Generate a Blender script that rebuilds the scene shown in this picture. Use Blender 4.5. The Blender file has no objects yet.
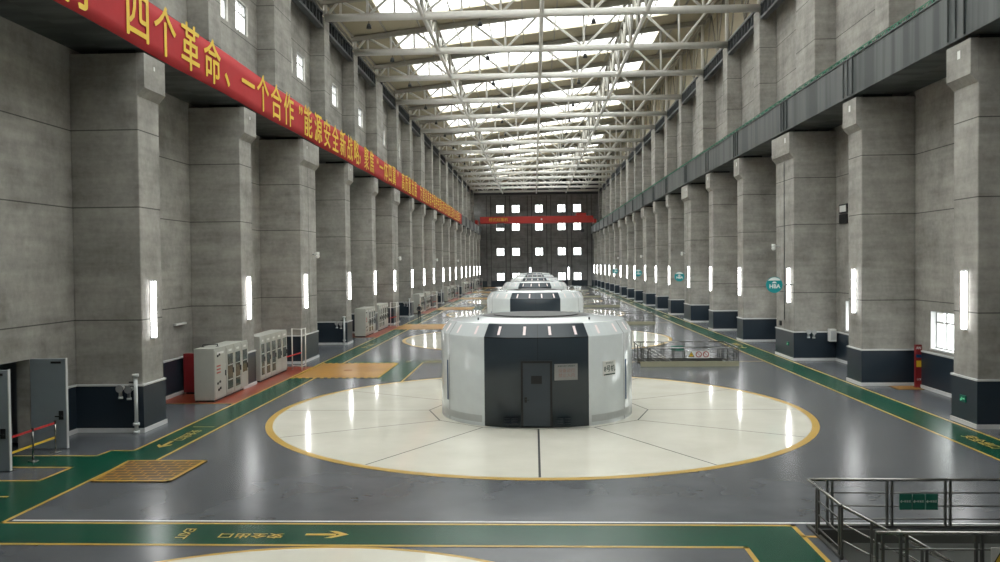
import bpy, bmesh, math, random
from mathutils import Matrix, Vector
random.seed(7)
S = bpy.context.scene
COL = S.collection
pi, sin, cos = math.pi, math.sin, math.cos

# ------------------------------------------------------------------ camera
cam_d = bpy.data.cameras.new('camera'); cam = bpy.data.objects.new('camera', cam_d); COL.objects.link(cam)
F_PX, YAW, PITCH, ROLL, H = 804.6, .0428, .0208, -.0102, 6.1
fw = Vector((-sin(YAW)*cos(PITCH), cos(YAW)*cos(PITCH), -sin(PITCH)))
r0 = Vector((cos(YAW), sin(YAW), 0)); u0 = r0.cross(fw)
rt = cos(ROLL)*r0 + sin(ROLL)*u0; up = -sin(ROLL)*r0 + cos(ROLL)*u0
cam.matrix_world = Matrix(((rt.x, up.x, -fw.x, 0), (rt.y, up.y, -fw.y, 0), (rt.z, up.z, -fw.z, H), (0, 0, 0, 1)))
cam_d.sensor_width = 36; cam_d.lens = F_PX*36/1000; cam_d.clip_start = .1; cam_d.clip_end = 600
S.camera = cam
# ------------------------------------------------------------------ sky and exposure
SKY = 16.0
LAMP = 14.0
w = bpy.data.worlds.new('sky'); S.world = w; w.use_nodes = True
bg = w.node_tree.nodes['Background']; bg.inputs[0].default_value = (1, .99, .965, 1); 
_nt = w.node_tree; _tc = _nt.nodes.new('ShaderNodeTexCoord'); _sp = _nt.nodes.new('ShaderNodeSeparateXYZ'); _nt.links.new(_tc.outputs['Generated'], _sp.inputs[0])
_mr = _nt.nodes.new('ShaderNodeMapRange'); _nt.links.new(_sp.outputs[2], _mr.inputs[0])        # overcast sky: three times brighter overhead than at the horizon
_mr.inputs[1].default_value = 0; _mr.inputs[2].default_value = 1; _mr.inputs[3].default_value = SKY/3; _mr.inputs[4].default_value = SKY
_nt.links.new(_mr.outputs[0], bg.inputs[1])
S.view_settings.view_transform = 'Standard'; S.view_settings.look = 'None'
S.view_settings.gamma = 1; S.view_settings.exposure = .17; S.view_settings.use_curve_mapping = False
S.cycles.max_bounces = 10; S.cycles.diffuse_bounces = 5; S.cycles.glossy_bounces = 4; S.cycles.transparent_max_bounces = 12
S.cycles.sample_clamp_indirect = 6

# ------------------------------------------------------------------ the hall's measures (metres)
LX, RX = -14.55, 15.9            # inner faces of the pillars
WL, WR = -17.1, 18.45            # walls
PITCH_U, BAY = 32.5, 10.24       # one generator to the next, one bay
def bay_y(i): return 29.58 + PITCH_U*(i//3) + BAY*(i % 3)
SKY_FROM = -2  # first bay of the unseen front skylights, added to brighten the hall
def pw(i): return 3.6 if i % 3 == 2 else 1.68       # every third pillar is doubled at an expansion joint
NB = 18
YEND, YBACK = 222.5, -8.0
BEAM0, BEAM1 = 14.15, 16.1
def roof_z(x): return 28.62 + .115*x
TZ = 25.3                        # bottom chord of the roof trusses

# ------------------------------------------------------------------ materials
M = {}
def nodes_of(name):
    m = bpy.data.materials.new(name); m.use_nodes = True
    nt = m.node_tree; b = nt.nodes['Principled BSDF']; M[name] = m
    return m, nt, b
def plain(name, col, rough=.5, metal=0, spec=.5, noise=.06, scale=3., coat=0):
    m, nt, b = nodes_of(name)
    b.inputs['Roughness'].default_value = rough; b.inputs['Metallic'].default_value = metal
    b.inputs['Specular IOR Level'].default_value = spec; b.inputs['Coat Weight'].default_value = coat
    n = nt.nodes.new('ShaderNodeTexNoise'); n.inputs['Scale'].default_value = scale; n.inputs['Detail'].default_value = 4
    g = nt.nodes.new('ShaderNodeNewGeometry'); nt.links.new(g.outputs['Position'], n.inputs['Vector'])
    mx = nt.nodes.new('ShaderNodeMix'); mx.data_type = 'RGBA'
    mx.inputs[6].default_value = (*[c*(1-noise) for c in col], 1); mx.inputs[7].default_value = (*[min(1, c*(1+noise)) for c in col], 1)
    nt.links.new(n.outputs['Fac'], mx.inputs[0]); nt.links.new(mx.outputs[2], b.inputs['Base Color'])
    return m
def emit(name, col, s):
    m, nt, b = nodes_of(name)
    b.inputs['Base Color'].default_value = (.25, .25, .25, 1)
    b.inputs['Emission Color'].default_value = (*col, 1); b.inputs['Emission Strength'].default_value = s
    return m
def concrete(name, dark, light, joints):
    m, nt, b = nodes_of(name); N = nt.nodes.new; L = nt.links.new
    b.inputs['Roughness'].default_value = .78; b.inputs['Specular IOR Level'].default_value = .25
    g = N('ShaderNodeNewGeometry'); sep = N('ShaderNodeSeparateXYZ'); L(g.outputs['Position'], sep.inputs[0])
    def noise(sc, det, vec):
        mp = N('ShaderNodeMapping'); mp.inputs['Scale'].default_value = vec; L(g.outputs['Position'], mp.inputs[0])
        n = N('ShaderNodeTexNoise'); n.inputs['Scale'].default_value = sc; n.inputs['Detail'].default_value = det; n.inputs['Roughness'].default_value = .6
        L(mp.outputs[0], n.inputs['Vector']); return n.outputs['Fac']
    big = noise(.5, 5, (1, 1, 1.1)); streak = noise(1.0, 5, (.3, .3, 2.2)); fine = noise(5, 6, (1, 1, 1)); blot = noise(1.3, 5, (1, 1, .45))
    def math_(op, a, b_=None, v=None):
        n = N('ShaderNodeMath'); n.operation = op; L(a, n.inputs[0])
        if b_ is not None: L(b_, n.inputs[1])
        if v is not None: n.inputs[1].default_value = v
        return n.outputs[0]
    t = math_('ADD', math_('MULTIPLY', big, v=.55), math_('MULTIPLY', streak, v=.45))
    t = math_('ADD', t, math_('MULTIPLY', fine, v=.25)); t = math_('ADD', t, math_('MULTIPLY', blot, v=.3))
    rp = N('ShaderNodeValToRGB'); rp.color_ramp.elements[0].position = .56; rp.color_ramp.elements[1].position = 1.0
    rp.color_ramp.elements[0].color = (*dark, 1); rp.color_ramp.elements[1].color = (*light, 1); L(t, rp.inputs[0])
    acc = None
    for z in joints:
        n = N('ShaderNodeMath'); n.operation = 'COMPARE'; L(sep.outputs[2], n.inputs[0]); n.inputs[1].default_value = z; n.inputs[2].default_value = .022
        acc = n.outputs[0] if acc is None else math_('MAXIMUM', acc, n.outputs[0])
    mx = N('ShaderNodeMix'); mx.data_type = 'RGBA'; L(rp.outputs[0], mx.inputs[6]); mx.inputs[7].default_value = (.035, .033, .03, 1)
    L(math_('MULTIPLY', acc, v=.75), mx.inputs[0]); L(mx.outputs[2], b.inputs['Base Color'])
    bp = N('ShaderNodeBump'); bp.inputs['Strength'].default_value = .12; bp.inputs['Distance'].default_value = .03; L(fine, bp.inputs['Height']); L(bp.outputs[0], b.inputs['Normal'])
    return m
JO = [4.17, 8.35, 11.2, 17.35, 19.62, 22.32]
concrete('concrete', (.188, .178, .162), (.45, .43, .393), JO)
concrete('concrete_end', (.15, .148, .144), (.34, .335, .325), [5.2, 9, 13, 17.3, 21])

def floor_mat(name, c0, c1, rough, bump, scale, spec=.5, tile=0):
    m, nt, b = nodes_of(name); N = nt.nodes.new; L = nt.links.new
    g = N('ShaderNodeNewGeometry')
    n = N('ShaderNodeTexNoise'); n.inputs['Scale'].default_value = .5; n.inputs['Detail'].default_value = 6; L(g.outputs['Position'], n.inputs['Vector'])
    rp = N('ShaderNodeValToRGB'); rp.color_ramp.elements[0].position = .35; rp.color_ramp.elements[1].position = .68
    rp.color_ramp.elements[0].color = (*c0, 1); rp.color_ramp.elements[1].color = (*c1, 1); L(n.outputs['Fac'], rp.inputs[0]); L(rp.outputs[0], b.inputs['Base Color'])
    b.inputs['Roughness'].default_value = rough; b.inputs['Specular IOR Level'].default_value = spec
    n2 = N('ShaderNodeTexNoise'); n2.inputs['Scale'].default_value = scale; n2.inputs['Detail'].default_value = 1
    mpn = N('ShaderNodeMapping'); mpn.inputs['Scale'].default_value = (1, 1.6 if tile else 1, 1); L(g.outputs['Position'], mpn.inputs[0]); L(mpn.outputs[0], n2.inputs['Vector'])
    bp = N('ShaderNodeBump'); bp.inputs['Strength'].default_value = bump; bp.inputs['Distance'].default_value = .02; L(n2.outputs['Fac'], bp.inputs['Height']); L(bp.outputs[0], b.inputs['Normal'])
    return m
floor_mat('epoxy_grey', (.075, .081, .09), (.105, .112, .122), .25, .0, .8)
floor_mat('cover_white', (.68, .655, .565), (.75, .725, .635), .09, .06, 2.2, tile=1)
floor_mat('paint_green', (.003, .05, .028), (.005, .068, .038), .26, .0, .8, .35)
floor_mat('paint_yellow', (.46, .28, .04), (.55, .35, .07), .32, .02, 2)
floor_mat('paint_red', (.2, .035, .018), (.26, .05, .026), .3, .03, 2)
floor_mat('paint_orange', (.32, .15, .02), (.42, .21, .03), .35, .03, 2)
plain('paint_white', (.7, .7, .7), .35)
plain('line_dark', (.03, .03, .03), .6)
plain('plinth', (.019, .029, .041), .3)
plain('trim_white', (.62, .62, .62), .4)
plain('black', (.01, .01, .011), .5)
plain('steel_white', (.72, .7, .66), .42)
plain('steel_pale', (.3, .285, .245), .5)
plain('steel_dark', (.055, .06, .064), .5)
plain('lamp_case', (.55, .55, .55), .4)
plain('housing_white', (.7, .74, .75), .16, coat=.3)
plain('housing_dark', (.03, .042, .054), .3, noise=.1, scale=.8)
plain('door_dark', (.042, .054, .067), .4)
plain('disc_grey', (.07, .07, .07), .55, spec=.3)
plain('band_grey', (.48, .5, .5), .5)
plain('slit_blue', (.008, .05, .14), .6, spec=.2)
plain('aluminium', (.36, .36, .36), .4, metal=.5)
plain('stainless', (.27, .265, .25), .26, metal=.9)
plain('kerb', (.36, .345, .24), .5)
plain('stainless_dark', (.13, .13, .12), .34, metal=.85)
plain('cabinet', (.42, .42, .38), .42)
plain('cabinet_glass', (.05, .062, .058), .16)
plain('red_text', (.4, .07, .055), .5)
plain('faint_text', (.36, .2, .185), .5)
plain('dark_text', (.02, .06, .045), .5)
plain('white_text', (.85, .9, .88), .5)
plain('banner_red', (.4, .012, .016), .8, noise=.1, scale=1.5)
plain('banner_yellow', (.75, .48, .03), .5)
plain('crane_red', (.42, .022, .015), .5)
plain('teal', (.0, .3, .32), .35)
plain('sign_green', (.0, .13, .085), .4)
plain('sign_white', (.75, .75, .72), .45)
plain('sign_yellow', (.75, .5, .03), .45)
plain('fire_red', (.24, .016, .02), .45)
plain('door_grey', (.25, .29, .315), .45)
plain('belt_red', (.5, .03, .03), .6)
plain('rail_green', (.02, .2, .11), .6)
plain('pit_grey', (.4, .41, .4), .5)
plain('cloth_dark', (.012, .013, .018), .8)
plain('skin', (.42, .25, .17), .6)
plain('hair', (.01, .009, .008), .6)
plain('shoe', (.015, .013, .012), .4)
plain('pipe_white', (.6, .62, .62), .35)
plain('box_brown', (.3, .15, .07), .6)
emit('lamp_tube', (1, 1, 1), LAMP)
emit('exit_lit', (.05, .9, .35), .5)
emit('marker_light', (1, .84, .81), .62)

def deck():
    m, nt, b = nodes_of('deck'); N = nt.nodes.new; L = nt.links.new
    g = N('ShaderNodeNewGeometry'); sp = N('ShaderNodeSeparateXYZ'); L(g.outputs['Position'], sp.inputs[0])
    wv = N('ShaderNodeTexWave'); wv.inputs['Scale'].default_value = 1.2; wv.bands_direction = 'Y'; L(g.outputs['Position'], wv.inputs['Vector'])
    rp = N('ShaderNodeValToRGB'); rp.color_ramp.elements[0].color = (.36, .315, .22, 1); rp.color_ramp.elements[1].color = (.52, .46, .335, 1)
    L(wv.outputs['Fac'], rp.inputs[0]); L(rp.outputs[0], b.inputs['Base Color']); b.inputs['Roughness'].default_value = .7
deck()
def streak_steel():
    m, nt, b = nodes_of('beam_steel'); N = nt.nodes.new; L = nt.links.new
    g = N('ShaderNodeNewGeometry'); mp = N('ShaderNodeMapping'); mp.inputs['Scale'].default_value = (.2, 1.3, .05); L(g.outputs['Position'], mp.inputs[0])
    n = N('ShaderNodeTexNoise'); n.inputs['Scale'].default_value = 1.1; n.inputs['Detail'].default_value = 5; L(mp.outputs[0], n.inputs['Vector'])
    rp = N('ShaderNodeValToRGB'); rp.color_ramp.elements[0].position = .42; rp.color_ramp.elements[1].position = .6
    rp.color_ramp.elements[0].color = (.03, .037, .037, 1); rp.color_ramp.elements[1].color = (.085, .092, .09, 1)
    L(n.outputs['Fac'], rp.inputs[0]); L(rp.outputs[0], b.inputs['Base Color']); b.inputs['Roughness'].default_value = .5
streak_steel()
def pane(name, tint, diffuse):
    m = bpy.data.materials.new(name); m.use_nodes = True; M[name] = m; nt = m.node_tree; nt.nodes.clear(); N = nt.nodes.new; L = nt.links.new
    o = N('ShaderNodeOutputMaterial'); t = N('ShaderNodeBsdfTransparent'); t.inputs[0].default_value = (*tint, 1)
    d = N('ShaderNodeBsdfTranslucent'); d.inputs[0].default_value = (.8, .8, .8, 1)
    gl = N('ShaderNodeBsdfGlossy'); gl.inputs['Roughness'].default_value = .1
    a = N('ShaderNodeMixShader'); a.inputs[0].default_value = diffuse; L(t.outputs[0], a.inputs[1]); L(d.outputs[0], a.inputs[2])
    c = N('ShaderNodeMixShader'); c.inputs[0].default_value = .04; L(a.outputs[0], c.inputs[1]); L(gl.outputs[0], c.inputs[2]); L(c.outputs[0], o.inputs[0])
pane('skylight_sheet', (.66, .68, .68), .1)
pane('glass', (.9, .93, .93), .03)
def hatch():
    m, nt, b = nodes_of('hatch_plate'); N = nt.nodes.new; L = nt.links.new
    g = N('ShaderNodeNewGeometry'); mp = N('ShaderNodeMapping'); mp.inputs['Scale'].default_value = (1.15, .85, 1); L(g.outputs['Position'], mp.inputs[0])
    v = N('ShaderNodeTexBrick'); v.inputs['Scale'].default_value = 1.; v.inputs['Mortar Size'].default_value = .022; v.inputs['Color1'].default_value = (.06, .035, .012, 1); v.inputs['Color2'].default_value = (.09, .05, .015, 1)
    v.inputs['Mortar'].default_value = (.5, .25, .03, 1); L(mp.outputs[0], v.inputs['Vector']); L(v.outputs['Color'], b.inputs['Base Color']); b.inputs['Roughness'].default_value = .4
hatch()

# ------------------------------------------------------------------ mesh helpers
class MB:
    def __init__(s): s.v = []; s.f = []; s.m = []; s.sm = []; s.mats = []
    def mi(s, mat):
        if mat not in s.mats: s.mats.append(mat)
        return s.mats.index(mat)
    def face(s, idx, mat, smooth=False): s.f.append(idx); s.m.append(s.mi(mat)); s.sm.append(smooth)
    def box(s, x0, x1, y0, y1, z0, z1, mat):
        b = len(s.v); s.v += [(x, y, z) for z in (z0, z1) for y in (y0, y1) for x in (x0, x1)]
        for q in ((0, 2, 3, 1), (4, 5, 7, 6), (0, 1, 5, 4), (2, 6, 7, 3), (0, 4, 6, 2), (1, 3, 7, 5)): s.face([b+i for i in q], mat)
        return s
    def hexa(s, pts, mat):
        b = len(s.v); s.v += [tuple(p) for p in pts]
        for q in ((0, 2, 3, 1), (4, 5, 7, 6), (0, 1, 5, 4), (2, 6, 7, 3), (0, 4, 6, 2), (1, 3, 7, 5)): s.face([b+i for i in q], mat)
        return s
    def bar(s, p, q, wd, mat, ht=None):
        p, q = Vector(p), Vector(q); d = (q-p).normalized(); ht = ht or wd
        a = d.cross(Vector((0, 0, 1)));  a = a.normalized() if a.length > 1e-4 else Vector((1, 0, 0)); c = a.cross(d)
        return s.hexa([P + a*wd/2*i + c*ht/2*j for j in (-1, 1) for P in (p, q) for i in (-1, 1)], mat)
    def tube(s, p, q, r, mat, n=10, r2=None, caps=True):
        p, q = Vector(p), Vector(q); d = (q-p).normalized(); r2 = r if r2 is None else r2
        a = d.orthogonal().normalized(); c = d.cross(a); b = len(s.v)
        for P, R in ((p, r), (q, r2)): s.v += [tuple(P + R*(a*cos(2*pi*i/n)+c*sin(2*pi*i/n))) for i in range(n)]
        for i in range(n): s.face([b+i, b+(i+1) % n, b+n+(i+1) % n, b+n+i], mat, True)
        if caps: s.face([b+n-1-i for i in range(n)], mat); s.face([b+n+i for i in range(n)], mat)
        return s
    def path(s, pts, r, mat, n=8):
        for a, b in zip(pts, pts[1:]): s.tube(a, b, r, mat, n)
        for p in pts[1:-1]: s.ball(p, r, mat, 6, n)
        return s
    def ball(s, c, r, mat, nu=8, nv=12, sc=(1, 1, 1)):
        b = len(s.v)
        for i in range(nu+1):
            t = pi*i/nu
            s.v += [(c[0]+r*sc[0]*sin(t)*cos(2*pi*j/nv), c[1]+r*sc[1]*sin(t)*sin(2*pi*j/nv), c[2]+r*sc[2]*cos(t)) for j in range(nv)]
        for i in range(nu):
            for j in range(nv): s.face([b+i*nv+j, b+(i+1)*nv+j, b+(i+1)*nv+(j+1) % nv, b+i*nv+(j+1) % nv], mat, True)
        return s
    def prism(s, poly, z0, z1, mat, sides=True):
        b = len(s.v); n = len(poly)
        s.v += [(x, y, z0) for x, y in poly] + [(x, y, z1) for x, y in poly]
        s.face([b+n+i for i in range(n)], mat)
        if sides:
            s.face([b+n-1-i for i in range(n)], mat)
            for i in range(n): s.face([b+i, b+(i+1) % n, b+n+(i+1) % n, b+n+i], mat)
        return s
    def flat(s, poly, z, mat): return s.prism(poly, z, z, mat, False)
    def rect(s, x0, x1, y0, y1, z, mat): return s.flat([(x0, y0), (x1, y0), (x1, y1), (x0, y1)], z, mat)
    def line(s, pts, wd, z, mat, closed=False):
        pts = [Vector(p) for p in pts]
        seg = list(zip(pts, pts[1:]+pts[:1])) if closed else list(zip(pts, pts[1:]))
        for a, b in seg:
            d = (b-a).normalized(); n = Vector((-d.y, d.x))*wd/2; e = d*wd/2
            s.flat([tuple(a-e-n), tuple(b+e-n), tuple(b+e+n), tuple(a-e+n)], z, mat)
        return s
    def text(s, body, size, mtx, mat, bold=.0, depth=0, align='CENTER'):
        vs, fs = glyphs(body, bold, align)
        b = len(s.v)
        for v in vs: s.v.append(tuple(mtx @ Vector((v[0]*size, v[1]*size, depth))))
        for f in fs: s.face([b+i for i in f], mat)
        return s
    def build(s, name, parent=None, bevel=0, loc=None):
        me = bpy.data.meshes.new(name); me.from_pydata(s.v, [], s.f)
        for m in s.mats: me.materials.append(M[m])
        me.polygons.foreach_set('material_index', s.m); me.polygons.foreach_set('use_smooth', s.sm); me.update()
        o = bpy.data.objects.new(name, me); COL.objects.link(o)
        if parent: o.parent = parent
        if loc: o.location = loc
        if bevel:
            b = o.modifiers.new('bevel', 'BEVEL'); b.width = bevel; b.segments = 2; b.limit_method = 'ANGLE'; b.angle_limit = 1.0
        return o
_g = {}
def glyphs(body, bold, align):
    k = (body, bold, align)
    if k not in _g:
        c = bpy.data.curves.new('t', 'FONT'); c.body = body; c.offset = bold; c.align_x = align; c.align_y = 'CENTER'; c.resolution_u = 3
        o = bpy.data.objects.new('t', c); COL.objects.link(o)
        me = bpy.data.meshes.new_from_object(o.evaluated_get(bpy.context.evaluated_depsgraph_get()))
        _g[k] = ([tuple(v.co) for v in me.vertices], [list(p.vertices) for p in me.polygons])
        bpy.data.objects.remove(o); bpy.data.meshes.remove(me); bpy.data.curves.remove(c)
    return _g[k]
def frame(o, x, y): # text frame: origin, local x, local y
    x, y = Vector(x), Vector(y); z = x.cross(y)
    return Matrix(((x.x, y.x, z.x, o[0]), (x.y, y.y, z.y, o[1]), (x.z, y.z, z.z, o[2]), (0, 0, 0, 1)))
FACE_CAM = ((1, 0, 0), (0, 0, 1)); FACE_PX = ((0, 1, 0), (0, 0, 1)); FACE_NX = ((0, -1, 0), (0, 0, 1))

def tag(o, label, cat, group=None):
    o['label'] = label; o['category'] = cat
    if group: o['group'] = group
    return o
def thing(name, label, cat, loc=(0, 0, 0), group=None, rz=0):
    o = bpy.data.objects.new(name, None); COL.objects.link(o); o.location = loc; o.rotation_euler.z = rz; o.empty_display_size = .3
    return tag(o, label, cat, group)
def copy_tree(o, parent=None):
    c = o.copy(); COL.objects.link(c)
    if parent: c.parent = parent
    for ch in list(o.children): copy_tree(ch, c)
    return c
def struct(o): o['kind'] = 'structure'; return o
ORD = 'first second third fourth fifth sixth seventh eighth ninth tenth eleventh twelfth thirteenth fourteenth fifteenth sixteenth seventeenth eighteenth'.split()
BW, GW = 'banner wall', 'wall opposite the banner'

# ------------------------------------------------------------------ floor
SX0, SX1, SY0, SY1 = 6.3, 11.75, 15.05, 18.5     # stairwell of the bay before the first generator
fb = MB()
ys = [YBACK]
for k in range(6): ys += [SY0+PITCH_U*k, SY1+PITCH_U*k]
ys.append(YEND)
for i in range(len(ys)-1):
    y0, y1 = ys[i], ys[i+1]
    if i % 2 == 0: fb.rect(WL-3.2, WR, y0, y1, 0, 'epoxy_grey')
    else: fb.rect(WL-3.2, SX0, y0, y1, 0, 'epoxy_grey'); fb.rect(SX1, WR, y0, y1, 0, 'epoxy_grey')
floor = struct(fb.build('floor'))
pit = MB()
for k in range(6):
    dy = PITCH_U*k
    pit.box(SX0, SX1, SY0+dy, SY1+dy, -3.6, -3.5, 'pit_grey')
    for a in ((SX0-.1, SX0, SY0, SY1), (SX1, SX1+.1, SY0, SY1), (SX0, SX1, SY0-.1, SY0), (SX0, SX1, SY1, SY1+.1)):
        pit.box(a[0], a[1], a[2]+dy, a[3]+dy, -3.5, -.003, 'pit_grey')
    pit.box(SX0, SX1, SY1-.06+dy, SY1+dy, -.3, -.004, 'stainless_dark')
    for n in range(12): pit.box(SX0+.3+.3*n, SX0+.6+.3*n, SY0+.01+dy, SY0+1.5+dy, -.17*(n+1)-.2, -.17*(n+1), 'pit_grey')
pit.build('stairwell_wall', floor)

UX, UY = .1, 33.48
green = MB(); yel = MB(); red = MB(); wht = MB(); disc = MB(); jn = MB(); ring = MB(); let = MB()
ZG, ZY = .004, .008
YW = .11
# strip along the banner wall, with the widening before the double doors
gx0, gx1 = -13.4, -12.0
green.flat([(gx0, 26.19), (-12.4, 24.7), (gx1, 24.7), (gx1, 215), (gx0, 215)], ZG, 'paint_green')
green.flat([(WL+.1, 25.46), (WL+.1, 23.97), (-14.23, 23.97), (-14.3, 22.44), (WL+.1, 22.44), (WL+.1, 15), (-12.85, 15), (-12.85, 24.7), (-12.4, 24.7), (gx0, 26.19), (-14.19, 26.19), (-14.27, 25.46)], ZG, 'paint_green')
yel.line([(WL+.1, 25.46), (-14.27, 25.46), (-14.19, 26.19), (gx0, 26.19), (gx0, 215)], YW, ZY, 'paint_yellow')
yel.line([(-12.85, 18.7), (-12.82, 24.7)], YW, ZY, 'paint_yellow'); yel.line([(gx1, 24.7), (gx1, 215)], YW, ZY, 'paint_yellow')
yel.line([(WL+.1, 23.97), (-14.23, 23.97), (-14.3, 22.44), (WL+.1, 22.44)], YW, ZY, 'paint_yellow')
yel.line([(WL+.1, 20.85), (-14.2, 20.85)], YW, ZY, 'paint_yellow')
# strip along the other wall
hx0, hx1 = 14.05, 15.62
green.rect(hx0, hx1, 4, 215, ZG, 'paint_green')
yel.line([(hx0, 4), (hx0, 215)], YW, ZY, 'paint_yellow'); yel.line([(hx1, 4), (hx1, 215)], YW, ZY, 'paint_yellow')
# cross strips
for k in range(6):
    dy = PITCH_U*k; x0 = -12.85 if k == 0 else gx1
    green.rect(x0, 5.9, 17.25+dy, 18.68+dy, ZG, 'paint_green')
    if k == 0:
        green.rect(4.46, 5.9, 8, 17.25, ZG, 'paint_green')
        yel.line([(5.9, 8), (5.9, 18.7), (-12.85, 18.7)], YW, ZY, 'paint_yellow'); yel.line([(4.46, 8), (4.46, 17.25), (-12.85, 17.25), (WL, 17.25)], YW, ZY, 'paint_yellow')
        wht.rect(-12.7, SX1+2.3, 18.84, 18.93, ZY, 'paint_white')
        yel.line([(5.9, 17.95), (6.2, 17.95)], YW, ZY, 'paint_yellow')
    else:
        yel.line([(-7., 18.7+dy), (5.9, 18.7+dy)], .1, ZY, 'paint_yellow'); yel.line([(-7., 17.25+dy), (13.9, 17.25+dy)], .1, ZY, 'paint_yellow')
        green.rect(-8.5, -7.0, 9.5+dy, 17.25+dy, ZG, 'paint_green'); yel.line([(-7.0, 9.3+dy), (-7.0, 17.25+dy)], .1, ZY, 'paint_yellow')
        # brick red zone in front of the cabinets
    red.rect(WL+.1, gx0-.06, 35.35+dy, 48.2+dy, .003, 'paint_red')
    red.line([(WL+.1, 35.3+dy), (gx0-.1, 35.3+dy)], .12, ZY, 'paint_orange')
# generator pit covers
for k in range(6):
    cy = UY+PITCH_U*k; n = 120
    C = lambda r, cy=cy: [(UX+r*cos(2*pi*i/n), cy+r*sin(2*pi*i/n)) for i in range(n)]
    disc.flat(C(10.66), .010, 'cover_white'); ring.flat(C(10.93), .007, 'paint_yellow')
    rr = [3.93, 4.15, 4.45, 4.55, 4.45, 4.3, 4.2, 4.3, 4.45, 4.55, 4.45, 4.15]
    P = [(UX+rr[i]*sin(i*pi/6), cy-rr[i]*cos(i*pi/6)) for i in range(12)]
    jn.line(P, .05, .013, 'line_dark', True)
    for i in range(12): jn.line([P[i], (UX+10.6*sin(i*pi/6), cy-10.6*cos(i*pi/6))], .05 if i else .07, .013, 'line_dark')
ac = [(-4.3+7.25*cos(2*pi*i/96), 9.95+7.25*sin(2*pi*i/96)) for i in range(96)]
ai = [(-4.3+7.13*cos(2*pi*i/96), 9.95+7.13*sin(2*pi*i/96)) for i in range(96)]
disc.flat(ai, .010, 'cover_white'); ring.flat(ac, .007, 'paint_yellow')
# floor writing and arrows
def arrow(tip, d, ln, mat='paint_yellow', wd=.13, hd=.24):
    d = Vector(d).normalized(); n = Vector((-d.y, d.x)); t = Vector(tip); b = t-d*ln; m = t-d*.5
    let.flat([tuple(v) for v in (b-n*wd/2, m+d*.2-n*wd/2, m+d*.2+n*wd/2, b+n*wd/2)], ZY+.002, mat)
    for sgn in (1, -1):
        q = [t, t-d*.22, m+n*hd*sgn-d*.02, m+n*hd*sgn+d*.16]
        let.flat([tuple(v) for v in (q if sgn < 0 else q[::-1])], ZY+.003, mat)
for k in range(6):
    dy = PITCH_U*k
    arrow((-4.25, 17.95+dy), (1, 0), 1.0)
    let.text('安全出口', .34, frame((-6.48, 17.87+dy, ZY+.002), (-1.12, 0, 0), (0, -1.0, 0)), 'paint_yellow', .02)
    let.text('EXIT', .36, frame((-8.05, 17.97+dy, ZY+.002), (0, -1, 0), (1, 0, 0)), 'paint_yellow', .012)
    arrow((-12.75, 26.6+dy), (0, -1), 1.0); let.text('安全出口', .45, frame((-12.66, 28.6+dy, ZY+.002), (0, -1, 0), (1, 0, 0)), 'paint_yellow', .012)
    let.line([(-13.05, 30.1+dy), (-12.3, 30.1+dy)], .07, ZY+.002, 'paint_yellow')
    arrow((14.8, 24.9+dy), (0, -1), 1.0); let.text('安全出口', .5, frame((14.85, 27.4+dy, ZY+.002), (0, -1, 0), (1, 0, 0)), 'paint_yellow', .012)
green.build('walkway_marking', floor); yel.build('yellow_line_marking', floor); red.build('red_zone_marking', floor)
wht.build('white_line_marking', floor); ring.build('yellow_ring_marking', floor); disc.build('pit_cover', floor); jn.build('cover_joint', floor); let.build('floor_lettering', floor)
# hatches let into the floor
hb = MB(); hb.prism([(-12.64, 22.4), (-10.49, 22.4), (-10.41, 24.68), (-12.77, 24.68)], .0, .03, 'hatch_plate')
t = hb.build('floor_hatch'); tag(t, 'orange floor grating with dark diamond holes before the grey double doors', 'floor hatch')
MB().line([(-12.68, 22.36), (-10.45, 22.36), (-10.37, 24.72), (-12.82, 24.72)], .12, .034, 'paint_yellow', True).build('frame', t)
for k in range(6):
    dy = PITCH_U*k
    t = MB().box(-13.2, -8.6, 43.3+dy, 49.6+dy, .0, .02, 'paint_orange').build('floor_hatch')
    tag(t, f'flat orange floor hatch with striped border, {ORD[k]} one from the grey double doors', 'floor hatch', 'orange floor hatches')
    b = MB()
    for i in range(24):
        x = -13.3+4.8*i/24
        for y in (43.12, 49.62): b.rect(x, x+.2, y+dy, y+.16+dy, .022, 'black' if i % 2 else 'sign_yellow')
    for i in range(32):
        y = 43.12+6.5*i/32
        for x in (-13.36, -8.6): b.rect(x, x+.14, y+dy, y+.203+dy, .022, 'black' if i % 2 else 'sign_yellow')
    b.build('border', t)
    MB().tube((-10.9, 46.3+dy, .02), (-10.9, 46.3+dy, .03), .25, 'box_brown', 16).build('lifting_eye', t)

# ------------------------------------------------------------------ walls
def wall_with_holes(name, x0, x1, y0, y1, z0, z1, holes, mat):
    b = MB(); ycuts = sorted({y0, y1} | {h[0] for h in holes} | {h[1] for h in holes})
    for a, c in zip(ycuts, ycuts[1:]):
        zs = sorted([(h[2], h[3]) for h in holes if h[0] <= a+1e-6 and h[1] >= c-1e-6])
        z = z0
        for h0, h1 in zs:
            if h0 > z+1e-6: b.box(x0, x1, a, c, z, h0, mat)
            z = h1
        if z < z1: b.box(x0, x1, a, c, z, z1, mat)
    return struct(b.build(name))
lh, rh = [], []
lh.append((23.6, 26.45, 0, 3.05))                 # double doors
UW = []
for i in range(NB):
    y = bay_y(i)-.4; gap = (bay_y(i+1)-bay_y(i)) if i < NB-1 else 10.24
    m = (y+pw(i)+y+gap)/2+.1
    for c in (m-1.55, m+1.62): UW.append((c-1.0, c+1.0))
for a, b in UW: lh.append((a, b, 19.9, 21.75))
LWN = []
for i in range(NB):
    y = bay_y(i); gap = (bay_y(i+1)-y) if i < NB-1 else 10.24
    LWN.append((y+pw(i)+1.5, y+gap-1.5))
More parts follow.
